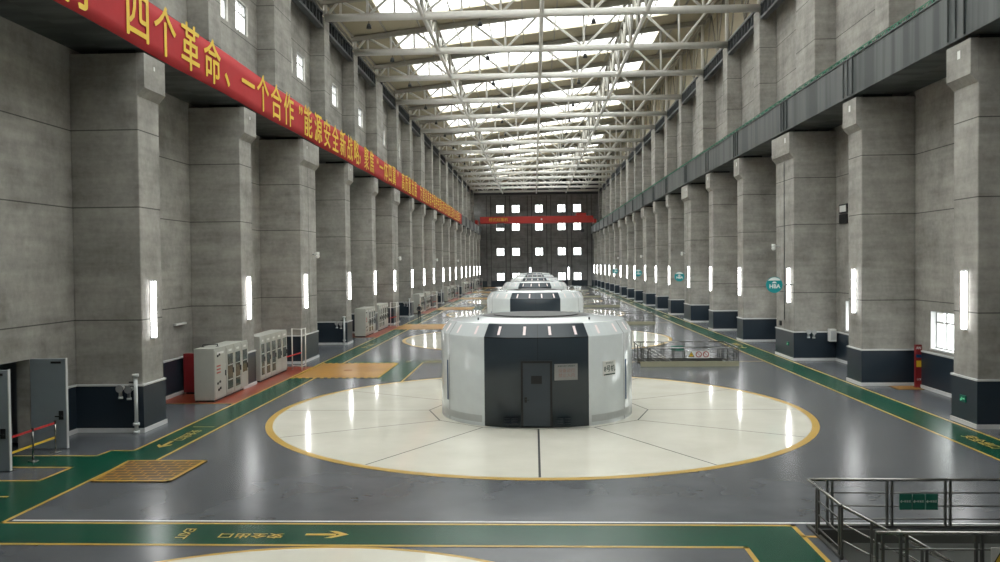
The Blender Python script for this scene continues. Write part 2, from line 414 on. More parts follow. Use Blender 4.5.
for a, b in LWN: rh.append((a, b, 1.97, 3.72))
wl = wall_with_holes('wall_left', WL-.45, WL, YBACK, YEND, 0, 26.3, lh, 'concrete')
wr = wall_with_holes('wall_right', WR, WR+.6, YBACK, YEND, 0, TZ, rh, 'concrete')
# pale cladding above the right wall
b = MB()
b.box(WR, WR+.3, YBACK, YEND, TZ, roof_z(WR)+.3, 'deck')
b.build('cladding', wr)
wn = 0
def window(x0, x1, a, c, z0, z1, mull, sill=0, rev=False):
    global wn; wn += 1
    xm = (x0+x1)/2; b = MB(); t = .07
    for q in ((a, a+t, z0, z1), (c-t, c, z0, z1), (a+t, c-t, z0, z0+t), (a+t, c-t, z1-t, z1)): b.box(xm-.05, xm+.05, *q, 'aluminium')
    for y in mull[0]: b.box(xm-.04, xm+.04, y-.035, y+.035, z0+t, z1-t, 'aluminium')
    for z in mull[1]: b.box(xm-.035, xm+.035, a+t, c-t, z-.035, z+.035, 'aluminium')
    o = struct(b.build(f'window_{wn}'))
    MB().box(xm-.006, xm+.006, a+t, c-t, z0+t, z1-t, 'glass').build('pane', o)
    if rev:
        r = MB()
        for q in ((a, a+.02, z0, z1), (c-.02, c, z0, z1), (a+.02, c-.02, z0, z0+.02), (a+.02, c-.02, z1-.02, z1)): r.box(x0+.002, xm-.06, *q, 'trim_white')
        r.box(x0-.03, x0+.002, a-.02, c+.02, z0-.06, z0+.02, 'trim_white')
        r.build('reveal', o)
for a, c in UW: window(WL-.45, WL, a, c, 19.9, 21.75, ([(a+c)/2+.1], [21.1]))
for a, c in LWN: window(WR, WR+.6, a, c, 1.97, 3.72, ([a+(c-a)/3, a+2*(c-a)/3, c-.9], [3.2]), rev=True)
# far wall
b = MB(); hx = [-9.3, -5., 1.4, 7.6, 11.9]; hz = [2.6, 9.5, 16.4, 21.35]; hw = 1.08
zc = sorted([0, 26.6] + [z+s for z in hz for s in (-hw, hw)]); xc = sorted([WL-.45, WR+.3] + [x+s for x in hx for s in (-hw, hw)])
for i in range(len(xc)-1):
    for j in range(len(zc)-1):
        if i % 2 and j % 2: continue
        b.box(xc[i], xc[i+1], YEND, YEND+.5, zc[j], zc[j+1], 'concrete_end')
b.box(WL-.45, WR+.3, YEND, YEND+.3, 26.6, 31.2, 'steel_dark').box(WL, WR, YEND-.05, YEND, 25.2, 31.0, 'steel_dark')
we = struct(b.build('wall_back'))
for x in (-12.5, -7.2, -1.2, 4.1, 9.7, 15.2): MB().box(x-.5, x+.5, YEND-.6, YEND, 0, 25, 'concrete_end').box(x-.66, x-.5, YEND-.03, YEND, 0, 25, 'line_dark').box(x+.5, x+.66, YEND-.03, YEND, 0, 25, 'line_dark').build('pilaster', we)  # dark strips drawn along both edges so each pilaster stands out
MB().box(WL, WR, YEND-.08, YEND, 0, 1.45, 'plinth').box(WL, WR, YEND-.1, YEND, 1.45, 1.5, 'steel_dark').build('wainscot', we)
for x in hx:
    for z in hz:
        wn += 1; b = MB(); a, c, z0, z1 = x-hw, x+hw, z-hw, z+hw
        for q in ((a, a+.1, z0, z1), (c-.1, c, z0, z1), (a+.1, c-.1, z0, z0+.1), (a+.1, c-.1, z1-.1, z1), (x+.15, x+.37, z0+.1, z1-.1), (x+.37, c-.1, z+.2, z+.4)):
            b.box(q[0], q[1], YEND+.1, YEND+.2, q[2], q[3], 'aluminium')
        o = struct(b.build(f'window_{wn}')); MB().box(a+.1, c-.1, YEND+.14, YEND+.155, z0+.1, z1-.1, 'glass').build('pane', o)
wf = struct(MB().box(WL-.45, WR+.6, YBACK-.4, YBACK, 0, 31, 'concrete').build('wall_front'))
# passage behind the double doors
b = MB()
b.box(WL-3.2, WL-3.1, 22.6, 27.4, 0, 3.4, 'door_grey'); b.box(WL-3.1, WL-.46, 22.5, 22.6, 0, 3.4, 'plinth'); b.box(WL-3.1, WL-.46, 27.4, 27.5, 0, 3.4, 'door_grey'); b.box(WL-3.2, WL-.46, 22.5, 27.5, 3.4, 3.5, 'plinth')
b.box(WL-3.05, WL-2.4, 25.6, 27.35, 0, 2.2, 'plinth')
b.build('passage_wall', wl)
# baseboards / wainscot along the walls between the pillars
def wains(name, x, sgn, segs):
    b = MB(); c = MB()
    for a, d in segs:
        b.box(min(x, x+.05*sgn), max(x, x+.05*sgn), a, d, 0, 1.72, 'plinth')
        c.box(min(x, x+.08*sgn), max(x, x+.08*sgn), a, d, 1.72, 1.8, 'trim_white'); c.box(min(x, x+.1*sgn), max(x, x+.1*sgn), a, d, 0, .16, 'trim_white')
    o = struct(b.build(name)); c.build('white_trim', o)
wains('baseboard_left', WL, 1, [(YBACK, 23.5)]+[(26.55, 29.1)]+[(bay_y(i)-.4+pw(i)+.08, bay_y(i+1)-.45) for i in range(NB-1)])
wains('baseboard_right', WR, -1, [(YBACK, 29.5)]+[(bay_y(i)+pw(i)+.08, bay_y(i+1)-.05) for i in range(NB-1)])

# ------------------------------------------------------------------ pillars
def pillar(side, i):
    s = 1 if side == 'R' else -1
    y = bay_y(i) - (0 if side == 'R' else .4); X0, W, U = (RX, WR, 17.2) if s > 0 else (LX, WL, -16.0)
    y1 = y+pw(i)
    bx = lambda b, xa, xb, *r: b.box(min(xa, xb), max(xa, xb), *r)
    o = struct(bx(MB(), X0, W, y, y1, 0, 14.02, 'concrete').build('pillar', bevel=.04))
    # corbel with its sloping underside
    a, c = X0, X0-.27*s
    MB().hexa([(a, y, 12.45), (a-.002*s, y, 12.45), (a, y1, 12.45), (a-.002*s, y1, 12.45), (a, y, 12.75), (c, y, 12.75), (a, y1, 12.75), (c, y1, 12.75)] if s < 0 else
              [(a-.002, y, 12.45), (a, y, 12.45), (a-.002, y1, 12.45), (a, y1, 12.45), (c, y, 12.75), (a, y, 12.75), (c, y1, 12.75), (a, y1, 12.75)], 'concrete').box(min(a, c), max(a, c), y, y1, 12.75, 14.02, 'concrete').build('corbel', o)
    q = .1 if s > 0 else .05
    bx(MB(), c-.004*s, c, y+.8-q, y+.8+q, 13.6-1.5*q, 13.6+1.5*q, 'sign_white').build('number_plate', o)
    if i % 3 == 2: bx(MB(), X0-.004*s, X0, y+1.78, y+1.82, 1.8, 12.4, 'line_dark').build('expansion_joint', o)
    bx(MB(), U, W, y+.05, y1-.05, 14.6, TZ, 'concrete').build('upper_column', o, bevel=.03)
    bx(MB(), X0-.04*s, W, y-.05, y1+.05, .14, 1.72, 'plinth').build('plinth', o)
    b = MB(); bx(b, X0-.07*s, W, y-.08, y1+.08, 1.72, 1.79, 'trim_white'); bx(b, X0-.08*s, W, y-.09, y1+.09, 0, .16, 'trim_white'); b.build('plinth_trim', o)
    bx(MB(), X0+.1*s, X0+1.5*s, y+.1, y1-.1, 14.02, BEAM0, 'black').build('bearing', o)
    return y
for i in range(NB):
    for side in 'LR': pillar(side, i)

# ------------------------------------------------------------------ crane beams
def beam(side):
    s = 1 if side == 'R' else -1
    x0 = 15.62 if s > 0 else -14.4
    W = WR if s > 0 else WL
    b = MB(); bx = lambda xa, xb, *r: b.box(min(xa, xb), max(xa, xb), *r)
    bx(x0, x0+1.3*s, YBACK, YEND-.7, BEAM0, BEAM1, 'beam_steel')
    o = struct(b.build('beam'))
    b = MB()
    for i in range(NB):
        y = bay_y(i)-(0 if s > 0 else .4)
        for d in (.35, .95, 1.5): bx(x0-.06*s, x0, y+d, y+d+.05, BEAM0+.1, BEAM1-.08, 'beam_steel')
    bx(x0-.05*s, x0, YBACK, YEND-.7, BEAM1-.06, BEAM1, 'beam_steel'); bx(x0-.05*s, x0, YBACK, YEND-.7, BEAM0, BEAM0+.05, 'beam_steel')
    b.build('stiffener', o)
    b = MB(); bx(x0+1.3*s, W, YBACK, YEND-.7, 14.25, 14.4, 'beam_steel'); b.build('walkway_slab', o)
    b = MB(); bx(x0+.35*s, x0+.75*s, YBACK, YEND-.7, BEAM1, BEAM1+.2, 'steel_dark'); b.build('crane_rail', o)
    b = MB(); y = 20.
    while y < YEND-2: bx(x0+.3*s, x0+.8*s, y, y+.2, BEAM1, BEAM1+.36, 'steel_dark'); y += 1.0
    if s > 0: b.build('rail_clamp', o)
    if s > 0:
        b = MB(); z0, z1 = BEAM1, BEAM1+.17
        for z in (z0+.02, z1): b.bar((x0, YBACK, z), (x0, YEND-.7, z), .025, 'rail_green')
        y = 22.
        while y < 214: b.bar((x0, y, z0), (x0, y+.25, z1), .018, 'rail_green'); b.bar((x0, y+.25, z0), (x0, y, z1), .018, 'rail_green'); y += .3
        b.build('safety_net', o)
beam('R'); beam('L')

# ------------------------------------------------------------------ roof
b = MB()
def roof_slab(xa, xb, ya, yb): b.hexa([(x, y, roof_z(x)+dz) for dz in (0, .25) for y in (ya, yb) for x in (xa, xb)], 'deck')
SK = [(bay_y(i)+1.4, bay_y(i)+6.9) for i in range(SKY_FROM, 2)]+[(bay_y(i)+1.4, bay_y(i)+(8.3 if bay_y(min(i+1, NB-1))-bay_y(i) > 11 else 6.9)) for i in range(2, NB-2)]
KX0, KX1 = -12.7, 13.2
roof_slab(WL-.45, KX0, YBACK, YEND); roof_slab(KX1, WR+.3, YBACK, YEND)
cur = YBACK
for a, c in SK: roof_slab(KX0, KX1, cur, a); cur = c
roof_slab(KX0, KX1, cur, YEND)
ceil = struct(b.build('ceiling'))
for a, c in SK:
    wn += 1; s = MB(); s.hexa([(x, y, roof_z(x)+.1+dz) for dz in (0, .012) for y in (a, c) for x in (KX0, KX1)], 'skylight_sheet')
    o = struct(s.build(f'window_{wn}'))
    m = MB()
    for j in range(1, 7):
        x = KX0+(KX1-KX0)*j/7; m.bar((x, a, roof_z(x)+.05), (x, c, roof_z(x)+.05), .06, 'steel_pale')
    m.build('glazing_bar', o)
pu = MB()
for j in range(12):
    x = WL+1+j*3.05; pu.bar((x, 40, roof_z(x)-.1), (x, YEND, roof_z(x)-.1), .1, 'steel_pale', .18)
pu.build('purlin', ceil)

# ------------------------------------------------------------------ roof trusses
NX = [-16.0, -14.8, -12.7, -10.6, -8.4, -5.4, -2.4, .75, 4.6, 8.75, 13.0, 17.2]   # bottom node first, then top and bottom in turn
def top_z(x): return roof_z(x)-.34
def truss():
    t = thing('roof_truss', 'x', 'roof truss', (0, 0, 0), 'white steel roof trusses')
    MB().tube((NX[0], 0, TZ), (NX[-1], 0, TZ), .3, 'steel_white', 14).build('bottom_chord', t)
    MB().bar((NX[0]-.3, 0, top_z(NX[0]-.3)+.04), (NX[-1]+.3, 0, top_z(NX[-1]+.3)+.02), .42, 'steel_pale', .42).build('top_chord', t)
    for i in range(len(NX)):
        x = NX[i]
        MB().tube((x, 0, TZ+.25), (x, 0, top_z(x)-.1), .1 if 0 < i < 11 else .17, 'steel_white', 8).build('vertical_strut', t)
        if i < len(NX)-1:
            x2 = NX[i+1]; za, zb = (TZ+.28, top_z(x2)-.12) if i % 2 == 0 else (top_z(x)-.12, TZ+.28)
            MB().tube((x+.25, 0, za), (x2-.25, 0, zb), .11, 'steel_white', 8).build('diagonal_brace', t)
    return t
tr0 = truss(); TY = [bay_y(i)+.03 for i in range(3, NB)]
for n, y in enumerate(TY):
    t = tr0 if n == 0 else copy_tree(tr0)
    t.location = (0, y, 0)
    t['label'] = f'white steel roof truss spanning the hall under skylights, {ORD[n]} one down the hall'
# trusses running down the hall
def long_truss(x, label, r, z0=TZ, mat='steel_white'):
    t = thing('longitudinal_truss', label, 'roof truss', (x, 0, 0)); zt = top_z(x)-.1
    YL = [bay_y(2)+.03]+TY
    MB().tube((0, YL[0], z0), (0, YL[-1]+6, z0), r, mat, 10).build('bottom_chord', t)
    MB().bar((0, YL[0], zt), (0, YL[-1], zt), r*1.4, 'steel_pale').build('top_chord', t)
    for a, c in zip(YL, YL[1:]):
        L = c-a
        for j in range(4):
            ya, yb = a+L*j/4, a+L*(j+1)/4
            za, zb = (z0, zt) if j % 2 == 0 else (zt, z0)
            MB().tube((0, ya+.2, za), (0, yb-.1, zb), r*.6, 'steel_pale', 6).build('diagonal_brace', t)
        MB().tube((0, a+L/2, z0), (0, a+L/2, zt), r*.55, 'steel_pale', 6).build('vertical_strut', t)
for x, l in ((-8.4, 'white lattice truss running down the hall, nearer the banner wall'), (.75, 'white lattice truss running down the middle of the hall roof'), (8.75, 'white lattice truss running down the hall, nearer the wall opposite the banner')):
    long_truss(x, l, .17)
long_truss(-16.3, 'pale lattice truss along the column tops of the banner wall', .11, 25.85, 'steel_pale')
long_truss(17.5, 'tall pale lattice truss along the column tops opposite the banner', .11, 25.85, 'steel_pale')
# dark edge girders between the upper columns
for side, xa, xb in (('L', -16.5, -16.05), ('R', 17.25, 17.7)):
    src = {}
    for i in range(2, NB-1):
        y0 = bay_y(i)+pw(i)+.02-(0 if side == 'R' else .4); y1 = y0+bay_y(i+1)-bay_y(i)-pw(i)-.06; L = round(y1-y0, 2)
        lab = f'dark steel girder between column tops, {ORD[i-2]} ' + ('along the banner wall' if side == 'L' else 'on the wall opposite the banner')
        if L in src:
            t = copy_tree(src[L]); t.location = (0, y0, 0); t['label'] = lab; continue
        t = thing('edge_girder', lab, 'girder', (0, y0, 0), 'dark girders along the column tops'); src[L] = t
        MB().box(xa, xb, 0, L, 24.4, 24.6, 'steel_dark').build('bottom_flange', t)
        MB().box(xa, xb, 0, L, 25.5, 25.66, 'steel_dark').build('top_flange', t)
        MB().box((xa+xb)/2-.02, (xa+xb)/2+.02, 0, L, 24.6, 25.5, 'black').build('web_plate', t)
        n = 9
        for j in range(n+1): MB().box(xa+.03, xb-.03, max(0, L*j/n-.05), min(L, L*j/n+.05), 24.6, 25.5, 'steel_dark').build('stiffener_rib', t)
# hanging lamps
hl = thing('high_bay_lamp', 'x', 'lamp', (0, 0, 0), 'high bay lamps under the trusses')
MB().tube((0, 0, 0), (0, 0, .22), .03, 'black', 6).build('stem', hl)
MB().tube((0, 0, -.12), (0, 0, 0), .15, 'steel_dark', 10, .1).build('ballast', hl)
MB().tube((0, 0, -.36), (0, 0, -.12), .2, 'black', 12, .16).build('shade', hl)
first = True
for n, y in enumerate(TY[:10]):
    for j, x in enumerate((-12.6, -4.0, 4.7)):
        t = hl if first else copy_tree(hl); first = False; t.location = (x, y, TZ-.52)
        t['label'] = f'black high bay lamp under the {ORD[n]} roof truss, ' + ('banner side', 'near the middle', 'side opposite the banner')[j]

# ------------------------------------------------------------------ wall lamps on the pillars
def wall_lamp(s):
    t = thing('wall_lamp', 'x', 'wall lamp', (0, 0, 0), 'fluorescent wall lamps on the pillars')
    bx = lambda b, xa, xb, *r: b.box(min(xa, xb), max(xa, xb), *r)
    bx(MB(), 0, .03*s, -.13, .13, -1.12, 1.12, 'lamp_case').build('back_plate', t)
    bx(MB(), .03*s, .15*s, -.085, .085, -1.06, 1.06, 'lamp_tube').build('diffuser', t)
    b = MB(); bx(b, .03*s, .155*s, -.1, .1, -1.1, -1.06, 'lamp_case'); bx(b, .03*s, .155*s, -.1, .1, 1.06, 1.1, 'lamp_case'); b.build('end_cap', t)
    return t
lamps = {'L': wall_lamp(1), 'R': wall_lamp(-1)}; used = set()
for i in range(NB):
    for side in 'LR':
        y = bay_y(i)+.78-(0 if side == 'R' else .4)
        t = lamps[side] if side not in used else copy_tree(lamps[side]); used.add(side)
        t.location = ((LX, y, 4.52) if side == 'L' else (RX, y, 4.6))
        t['label'] = f'lit upright wall lamp on the {ORD[i]} pillar down the {BW if side == "L" else GW}'
for x in (-1.1, 9.4):
    t = copy_tree(lamps['L']); t.rotation_euler.z = -pi/2; t.location = (x, YEND-.6 if abs(x+1.1) < .01 else YEND-.6, 3.4); t.scale = (1, 1.2, 1.6)
    t['label'] = 'lit lamp on the far end wall, ' + ('behind the generator row' if x < 0 else 'between two windows opposite the banner side')
    t['group'] = 'lamps on the far end wall'

# ------------------------------------------------------------------ generators
def unit():
    t = thing('generator_housing', 'x', 'generator', (0, 0, 0), 'round generator housings down the hall')
    R = lambda th: 3.93-.22*math.exp(-(th/.45)**2)
    def shell(b, th0, th1, prof, mat, n, off=0):
        base = len(b.v)
        for i in range(n+1):
            th = th0+(th1-th0)*i/n; tt = (th+pi) % (2*pi)-pi
            for dr, z in prof:
                r = R(tt)+dr+off; b.v.append((r*sin(th), -r*cos(th), z))
        m = len(prof)
        for i in range(n):
            for j in range(m-1): b.face([base+i*m+j, base+(i+1)*m+j, base+(i+1)*m+j+1, base+i*m+j+1], mat, abs(prof[j][1]-prof[j+1][1]) > 2)
        return b
    A = math.radians(30.2)
    prof = [(0, 0), (0, 3.36), (-.33, 3.84), (-.42, 3.86)]
    shell(MB(), A, 2*pi-A, prof, 'housing_white', 90).build('body', t)
    pf = [(-.4, .02)]+[(0, .02), (0, 3.36), (-.33, 3.84), (-.42, 3.86)]
    shell(MB(), -A, A, pf, 'housing_dark', 24, .012).build('front_panel', t)
    b = MB(); n = 72; base = len(b.v)
    for r, z in ((None, 3.85), (2.6, 3.93), (2.35, 3.98), (2.2, 3.98)):
        for i in range(n):
            th = 2*pi*i/n; tt = (th+pi) % (2*pi)-pi; q = R(tt)-.38 if r is None else r
            b.v.append((q*sin(th), -q*cos(th), z))
    for k in range(3):
        for i in range(n): b.face([base+k*n+i, base+k*n+(i+1) % n, base+(k+1)*n+(i+1) % n, base+(k+1)*n+i], 'housing_white', True)
    b.build('top_cover', t)
    MB().tube((0, 0, 3.9), (0, 0, 3.99), 2.22, 'disc_grey', 64).tube((0, 0, 3.99), (0, 0, 4.03), 1.75, 'disc_grey', 48).build('top_plate', t)
    for a in (-.9, .8): MB().tube((2.9*sin(a), -2.9*cos(a), 3.88), (2.9*sin(a), -2.9*cos(a), 4.0), .03, 'steel_dark', 8).build('lifting_eye', t)
    # ventilation bands, seams and slits on the white flanks
    for sg in (1, -1):
        a0, a1 = sorted((sg*math.radians(32), sg*math.radians(72)))
        shell(MB(), a0, a1, [(0, .14), (0, .4)], 'band_grey', 16, .006).build('ventilation_band', t)
        for d in (60.5,):
            th = sg*math.radians(d); shell(MB(), th-.004, th+.004, [(0, 0), (0, 3.36), (-.33, 3.84)], 'line_dark', 1, .004).build('seam', t)
        th = sg*math.radians(63); shell(MB(), th-.016, th+.016, [(0, .75), (0, 2.33)], 'slit_blue', 1, .008).build('slit_window', t)
    # seams of the dark panel
    b = MB()
    shell(b, .012, .016, [(0, 2.5), (0, 3.36), (-.33, 3.84)], 'black', 1, .016); shell(b, -A, A, [(0, 3.33), (0, 3.36)], 'black', 20, .016); b.build('panel_seam', t)
    # door
    y = -3.74
    d = MB().box(-.5, .5, y-.03, y+.12, .1, 2.42, 'door_dark').build('door', t)
    b = MB()
    for q in ((-.58, -.5, .04, 2.5), (.5, .58, .04, 2.5), (-.5, .5, 2.42, 2.5)): b.box(q[0], q[1], y-.05, y+.1, q[2], q[3], 'black')
    b.build('door_frame', t)
    MB().box(-.2, .2, y-.036, y-.03, 1.65, 1.95, 'black').build('door_window', d)
    MB().box(-.45, -.36, y-.05, y-.03, .96, 1.16, 'black').tube((-.4, y-.05, 1.06), (-.4, y-.09, 1.06), .02, 'black', 8).box(-.41, -.26, y-.1, y-.08, 1.05, 1.075, 'black').build('door_handle', d)
    for xx in (-1.1, -.83, .85, 1.15):
        b = MB()
        for j in range(4): b.box(xx-.11, xx+.11, -3.752+.03*abs(xx)**2, -3.6, .14+.06*j, .165+.06*j, 'plinth')
        b.build('vent_grille', t)
    # notice plate and unit number sign
    ang = math.radians(16.8); r = R(ang)+.03; mt = Matrix.Translation((r*sin(ang), -r*cos(ang), 2.07)) @ Matrix.Rotation(ang*.75, 4, 'Z') @ Matrix.Rotation(pi/2, 4, 'X')
    def plate(b, w_, h_, mtx, mat, dep=.02):
        b.hexa([mtx @ Vector((x, y_, z)) for z in (-dep, 0) for y_ in (-h_/2, h_/2) for x in (-w_/2, w_/2)], mat); return b
    p = plate(MB(), .88, .6, mt, 'aluminium', .03).build('notice_plate', t)
    b = MB(); b.text('发电机运行注意事项', .075, mt @ Matrix.Translation((-.0, .22, .003)), 'dark_text')
    for r_, s_ in ((.05, '设备运行'), (-.13, '禁止入内')): b.text(s_, .16, mt @ Matrix.Translation((.02, r_, .003)), 'faint_text', .0)
    b.build('lettering', p)
    ang = math.radians(45); r = R(ang)+.015; mt = Matrix.Translation((r*sin(ang), -r*cos(ang), 2.1)) @ Matrix.Rotation(ang, 4, 'Z') @ Matrix.Rotation(pi/2, 4, 'X')
    p = plate(MB(), .72, .56, mt, 'sign_white', .03).build('number_sign', t)
    b = MB(); b.text('8号机', .26, mt @ Matrix.Translation((0, -.03, .003)), 'dark_text', .015); b.text('发电电动机', .09, mt @ Matrix.Translation((0, .19, .003)), 'dark_text')
    plate(b, .66, .05, mt @ Matrix.Translation((0, -.235, .004)), 'dark_text', .002); b.build('lettering', p)
    # small lights set in the sloping rim
    for i in range(24):
        th = math.radians(7.5+15*i-30+.6); tt = (th+pi) % (2*pi)-pi; q = R(tt)
        r1, r2 = q-.06+.02, q-.27+.02; b = MB(); hw = .014
        b.v += [(r1*sin(th-hw), -r1*cos(th-hw), 3.45), (r1*sin(th+hw), -r1*cos(th+hw), 3.45), (r2*sin(th+hw), -r2*cos(th+hw), 3.755), (r2*sin(th-hw), -r2*cos(th-hw), 3.755)]
        b.face([0, 1, 2, 3], 'marker_light'); b.build('rim_light', t)
    return t
u0 = unit()
for k in range(6):
    t = u0 if k == 0 else copy_tree(u0); t.location = (UX-.06, UY+PITCH_U*k, .01)
    t['label'] = ('large round white generator housing with dark door panel and readable number sign' if k == 0 else
                  f'round white generator housing with dark front panel, {ORD[k]} in the row down the hall')

# ------------------------------------------------------------------ control cabinets
def cabinet(w_, style):
    t = thing('control_cabinet', 'x', 'cabinet', (0, 0, 0), 'grey control cabinets along the banner wall')
    D = .92; Hh = 2.42
    MB().box(-D, 0, .01, w_-.01, .08, Hh, 'cabinet').build('body', t, bevel=.012)
    MB().box(-D+.03, -.03, .03, w_-.03, 0, .08, 'black').build('base_frame', t)
    d = MB().box(0, .025, .04, w_-.04, .14, Hh-.1, 'cabinet').build('door', t, bevel=.006)
    if style == 0:
        b = MB()
        for z in (1.25, 1.4, 1.55): b.box(.025, .03, .25, .7, z, z+.07, 'red_text')
        b.build('warning_text', d)
        b = MB()
        for yy, z in ((.3, 2.0), (.5, 2.05), (.3, .75), (.55, .8), (.4, .45), (.6, .5)): b.box(.025, .05, yy, yy+.13, z, z+.1, 'black')
        b.build('instrument', d)
    else:
        MB().box(.025, .03, .18, w_-.16, .35 if style == 1 else .9, 2.0, 'cabinet_glass').build('door_window', d)
        b = MB()
        for z in (.75, 1.45): b.box(.03, .036, .22, w_-.2, z, z+.05, 'cabinet')
        b.build('instrument', d)
    MB().box(.025, .06, w_-.14, w_-.1, 1.05, 1.3, 'black').build('handle', d)
    MB().box(.025, .03, .3, w_-.3, 2.12, 2.22, 'sign_white').build('name_strip', d)
    return t
cs = {}
c1 = [(35.62, 37.0, 0), (37.0, 38.0, 1), (38.0, 38.95, 1), (38.95, 39.9, 2)]
c2 = [(41.7, 42.5, 1), (42.5, 43.42, 1), (43.42, 44.35, 1), (44.35, 45.3, 2), (45.3, 46.3, 2)]
for k in range(6):
    n = 0
    for bank in (c1, c2):
        for j, (a, c, st) in enumerate(bank):
            w_ = round(c-a, 2); key = (w_, st)
            t = copy_tree(cs[key]) if key in cs else cabinet(w_, st); cs.setdefault(key, t)
            t.location = (-14.48, a+PITCH_U*k, 0)
            t['label'] = ('pale grey cabinet with red warning text on its blank door, beside the green walkway' if (k, n) == (0, 0) else
                          f'pale grey control cabinet, {ORD[j]} in the {ORD[2*k+(bank is c2)]} bank along the {BW}')
            n += 1
# cable tray lying on the first bank
t = thing('cable_bracket', 'dark loop handle lying on top of the first grey cabinet bank', 'bracket', (-15.0, 36.4, 2.42))
MB().path([(-.3, 0, .02), (-.3, 0, .1), (.25, .35, .1), (.25, .35, .02)], .02, 'black', 6).build('loop', t); MB().box(-.36, -.24, -.06, .06, 0, .02, 'black').box(.19, .31, .29, .41, 0, .02, 'black').build('foot', t)
# stainless gate frames beyond the cabinets
def gate():
    t = thing('gate_frame', 'x', 'gate', (0, 0, 0), 'stainless gate frames beside the cabinets')
    for p in ((0, 0), (.65, -.3), (.67, .45)): MB().tube((p[0], p[1], 0), (p[0], p[1], 2.45), .035, 'steel_white', 8).build('post', t)
    b = MB()
    for z in (.25, 2.42):
        for p, q in (((0, 0), (.65, -.3)), ((.65, -.3), (.67, .45))): b.tube((*p, z), (*q, z), .025, 'steel_white', 8)
    b.build('crossbar', t)
    MB().bar((.65, -.3, 1.05), (.3, -2., 1.0), .02, 'belt_red', .07).build('belt', t)
    return t
g0 = gate()
for k in range(6):
    t = g0 if k == 0 else copy_tree(g0); t.location = (-14.3, 46.75+PITCH_U*k, 0)
    t['label'] = f'slim stainless gate frame with a red belt after the {ORD[2*k+1]} cabinet bank'

# ------------------------------------------------------------------ banner
b = MB(); xb = -14.3
n = 300
for i in range(n+1):
    y = 12+147*i/n; o = .006*sin(y*2.1)+.004*sin(y*5.3)
    for j in range(5):
        z = 14.12+1.95*j/4; b.v.append((xb+o*(1-j/5)+.005*sin(y*3.3+z*4), y, z+.03*sin(y*.55)))
for i in range(n):
    for j in range(4): b.face([i*5+j, (i+1)*5+j, (i+1)*5+j+1, i*5+j+1], 'banner_red', True)
bn = b.build('banner'); so = bn.modifiers.new('thick', 'SOLIDIFY'); so.thickness = .01; so.offset = -1
tag(bn, 'long red banner with yellow characters hung along the crane beam', 'banner')
def ch(s, y, z=15.12, size=2.08):
    b = MB()
    for n, (dy, dz) in enumerate(((0, 0), (.035, .02), (-.035, -.02))): b.text(s, size, frame((xb+.035+.001*n, y-.15+dy, z+dz), (0, .93, 0), (0, 0, 1)), 'banner_yellow')
    b.build('character', bn)
for s, y in (('践', 22.7), ('行', 25.0), ('四', 28.92), ('个', 31.1), ('革', 33.4), ('命', 35.7), ('一', 40.2), ('个', 42.4), ('合', 44.6), ('作', 46.9), ('能', 50.9), ('源', 53.3), ('安', 55.6), ('全', 57.9), ('新', 60.2), ('战', 62.5), ('略', 64.8), ('聚', 68.7), ('焦', 71.0), ('一', 75.4), ('体', 77.7), ('四', 80), ('翼', 82.3)): ch(s, y)
ch('、', 38.0, 15.3); ch('，', 66.6, 15.3); ch('“', 26.9); ch('”', 49.3); ch('“', 73.6); ch('”', 84.6)
for j, s in enumerate('高质量发展'): ch(s, 88+2.3*j)
for j, s in enumerate('为建设具有中国特色国际领先的能源互联网企业而奋斗'): ch(s, 102+2.3*j)

# ------------------------------------------------------------------ bridge crane at the far end
t = thing('bridge_crane', 'red overhead bridge crane spanning the far end of the hall', 'crane', (0, 209, .25))
for y0 in (0, 3.0): MB().box(-14., 15.4, y0, y0+.9, 16.5, 18.2, 'crane_red').build('girder', t, bevel=.03)
for x in (-14.9, 15.7): MB().box(x-.35, x+.35, -1, 5, 16.3, 17.3, 'crane_red').build('end_carriage', t)
MB().box(11, 13.5, -.2, 4.2, 18.2, 18.9, 'crane_red').tube((11.2, 2, 18.9), (13.3, 2, 18.9), .4, 'steel_dark', 12).build('trolley', t)
MB().tube((12.6, 1.5, 14.6), (12.6, 1.5, 18.5), .05, 'black', 6).box(12.2, 13.0, 1.2, 1.8, 14.0, 14.8, 'steel_dark').build('hook_block', t)
MB().box(-9.6, -7.6, -.9, 0, 15.2, 16.5, 'steel_dark').build('operator_cab', t)
b = MB(); b.text('桥式起重机', 1.0, frame((-9.2, -.02, 17.35), *FACE_CAM), 'banner_yellow', .0); b.build('lettering', t)
MB().ball((2, -.05, 17.4), .22, 'white_text').build('marker_lamp', t)

# ------------------------------------------------------------------ double doors and barrier on the banner side
def leaf(name, y, label_handle):
    o = struct(MB().box(WL+.02, -15.86, y, y+.09, .02, 3.06, 'door_grey').build(name, bevel=.01))
    MB().box(-15.86, -15.83, y-.005, y+.095, .02, 3.08, 'trim_white').build('edge_strip', o)
    MB().box(-16.1, -15.95, y-.03, y, 1.0, 1.3, 'black').tube((-16.0, y-.03, 1.12), (-16.0, y-.08, 1.12), .03, 'black', 8).box(-16.2, -16.0, y-.09, y-.06, 1.1, 1.14, 'black').build('door_handle', o)
    MB().box(-16.35, -16.0, y-.02, y, 2.9, 2.97, 'black').build('door_closer', o)
leaf('door_1', 26.45, 1); leaf('door_2', 23.47, 1)
st = thing('barrier_post', 'x', 'barrier post', (0, 0, 0), 'stainless belt barrier posts')
MB().tube((0, 0, 0), (0, 0, .03), .16, 'stainless', 20).build('base', st)
MB().tube((0, 0, .03), (0, 0, .98), .03, 'stainless', 10).build('post', st)
MB().tube((0, 0, .96), (0, 0, 1.06), .04, 'black', 10).build('belt_head', st)
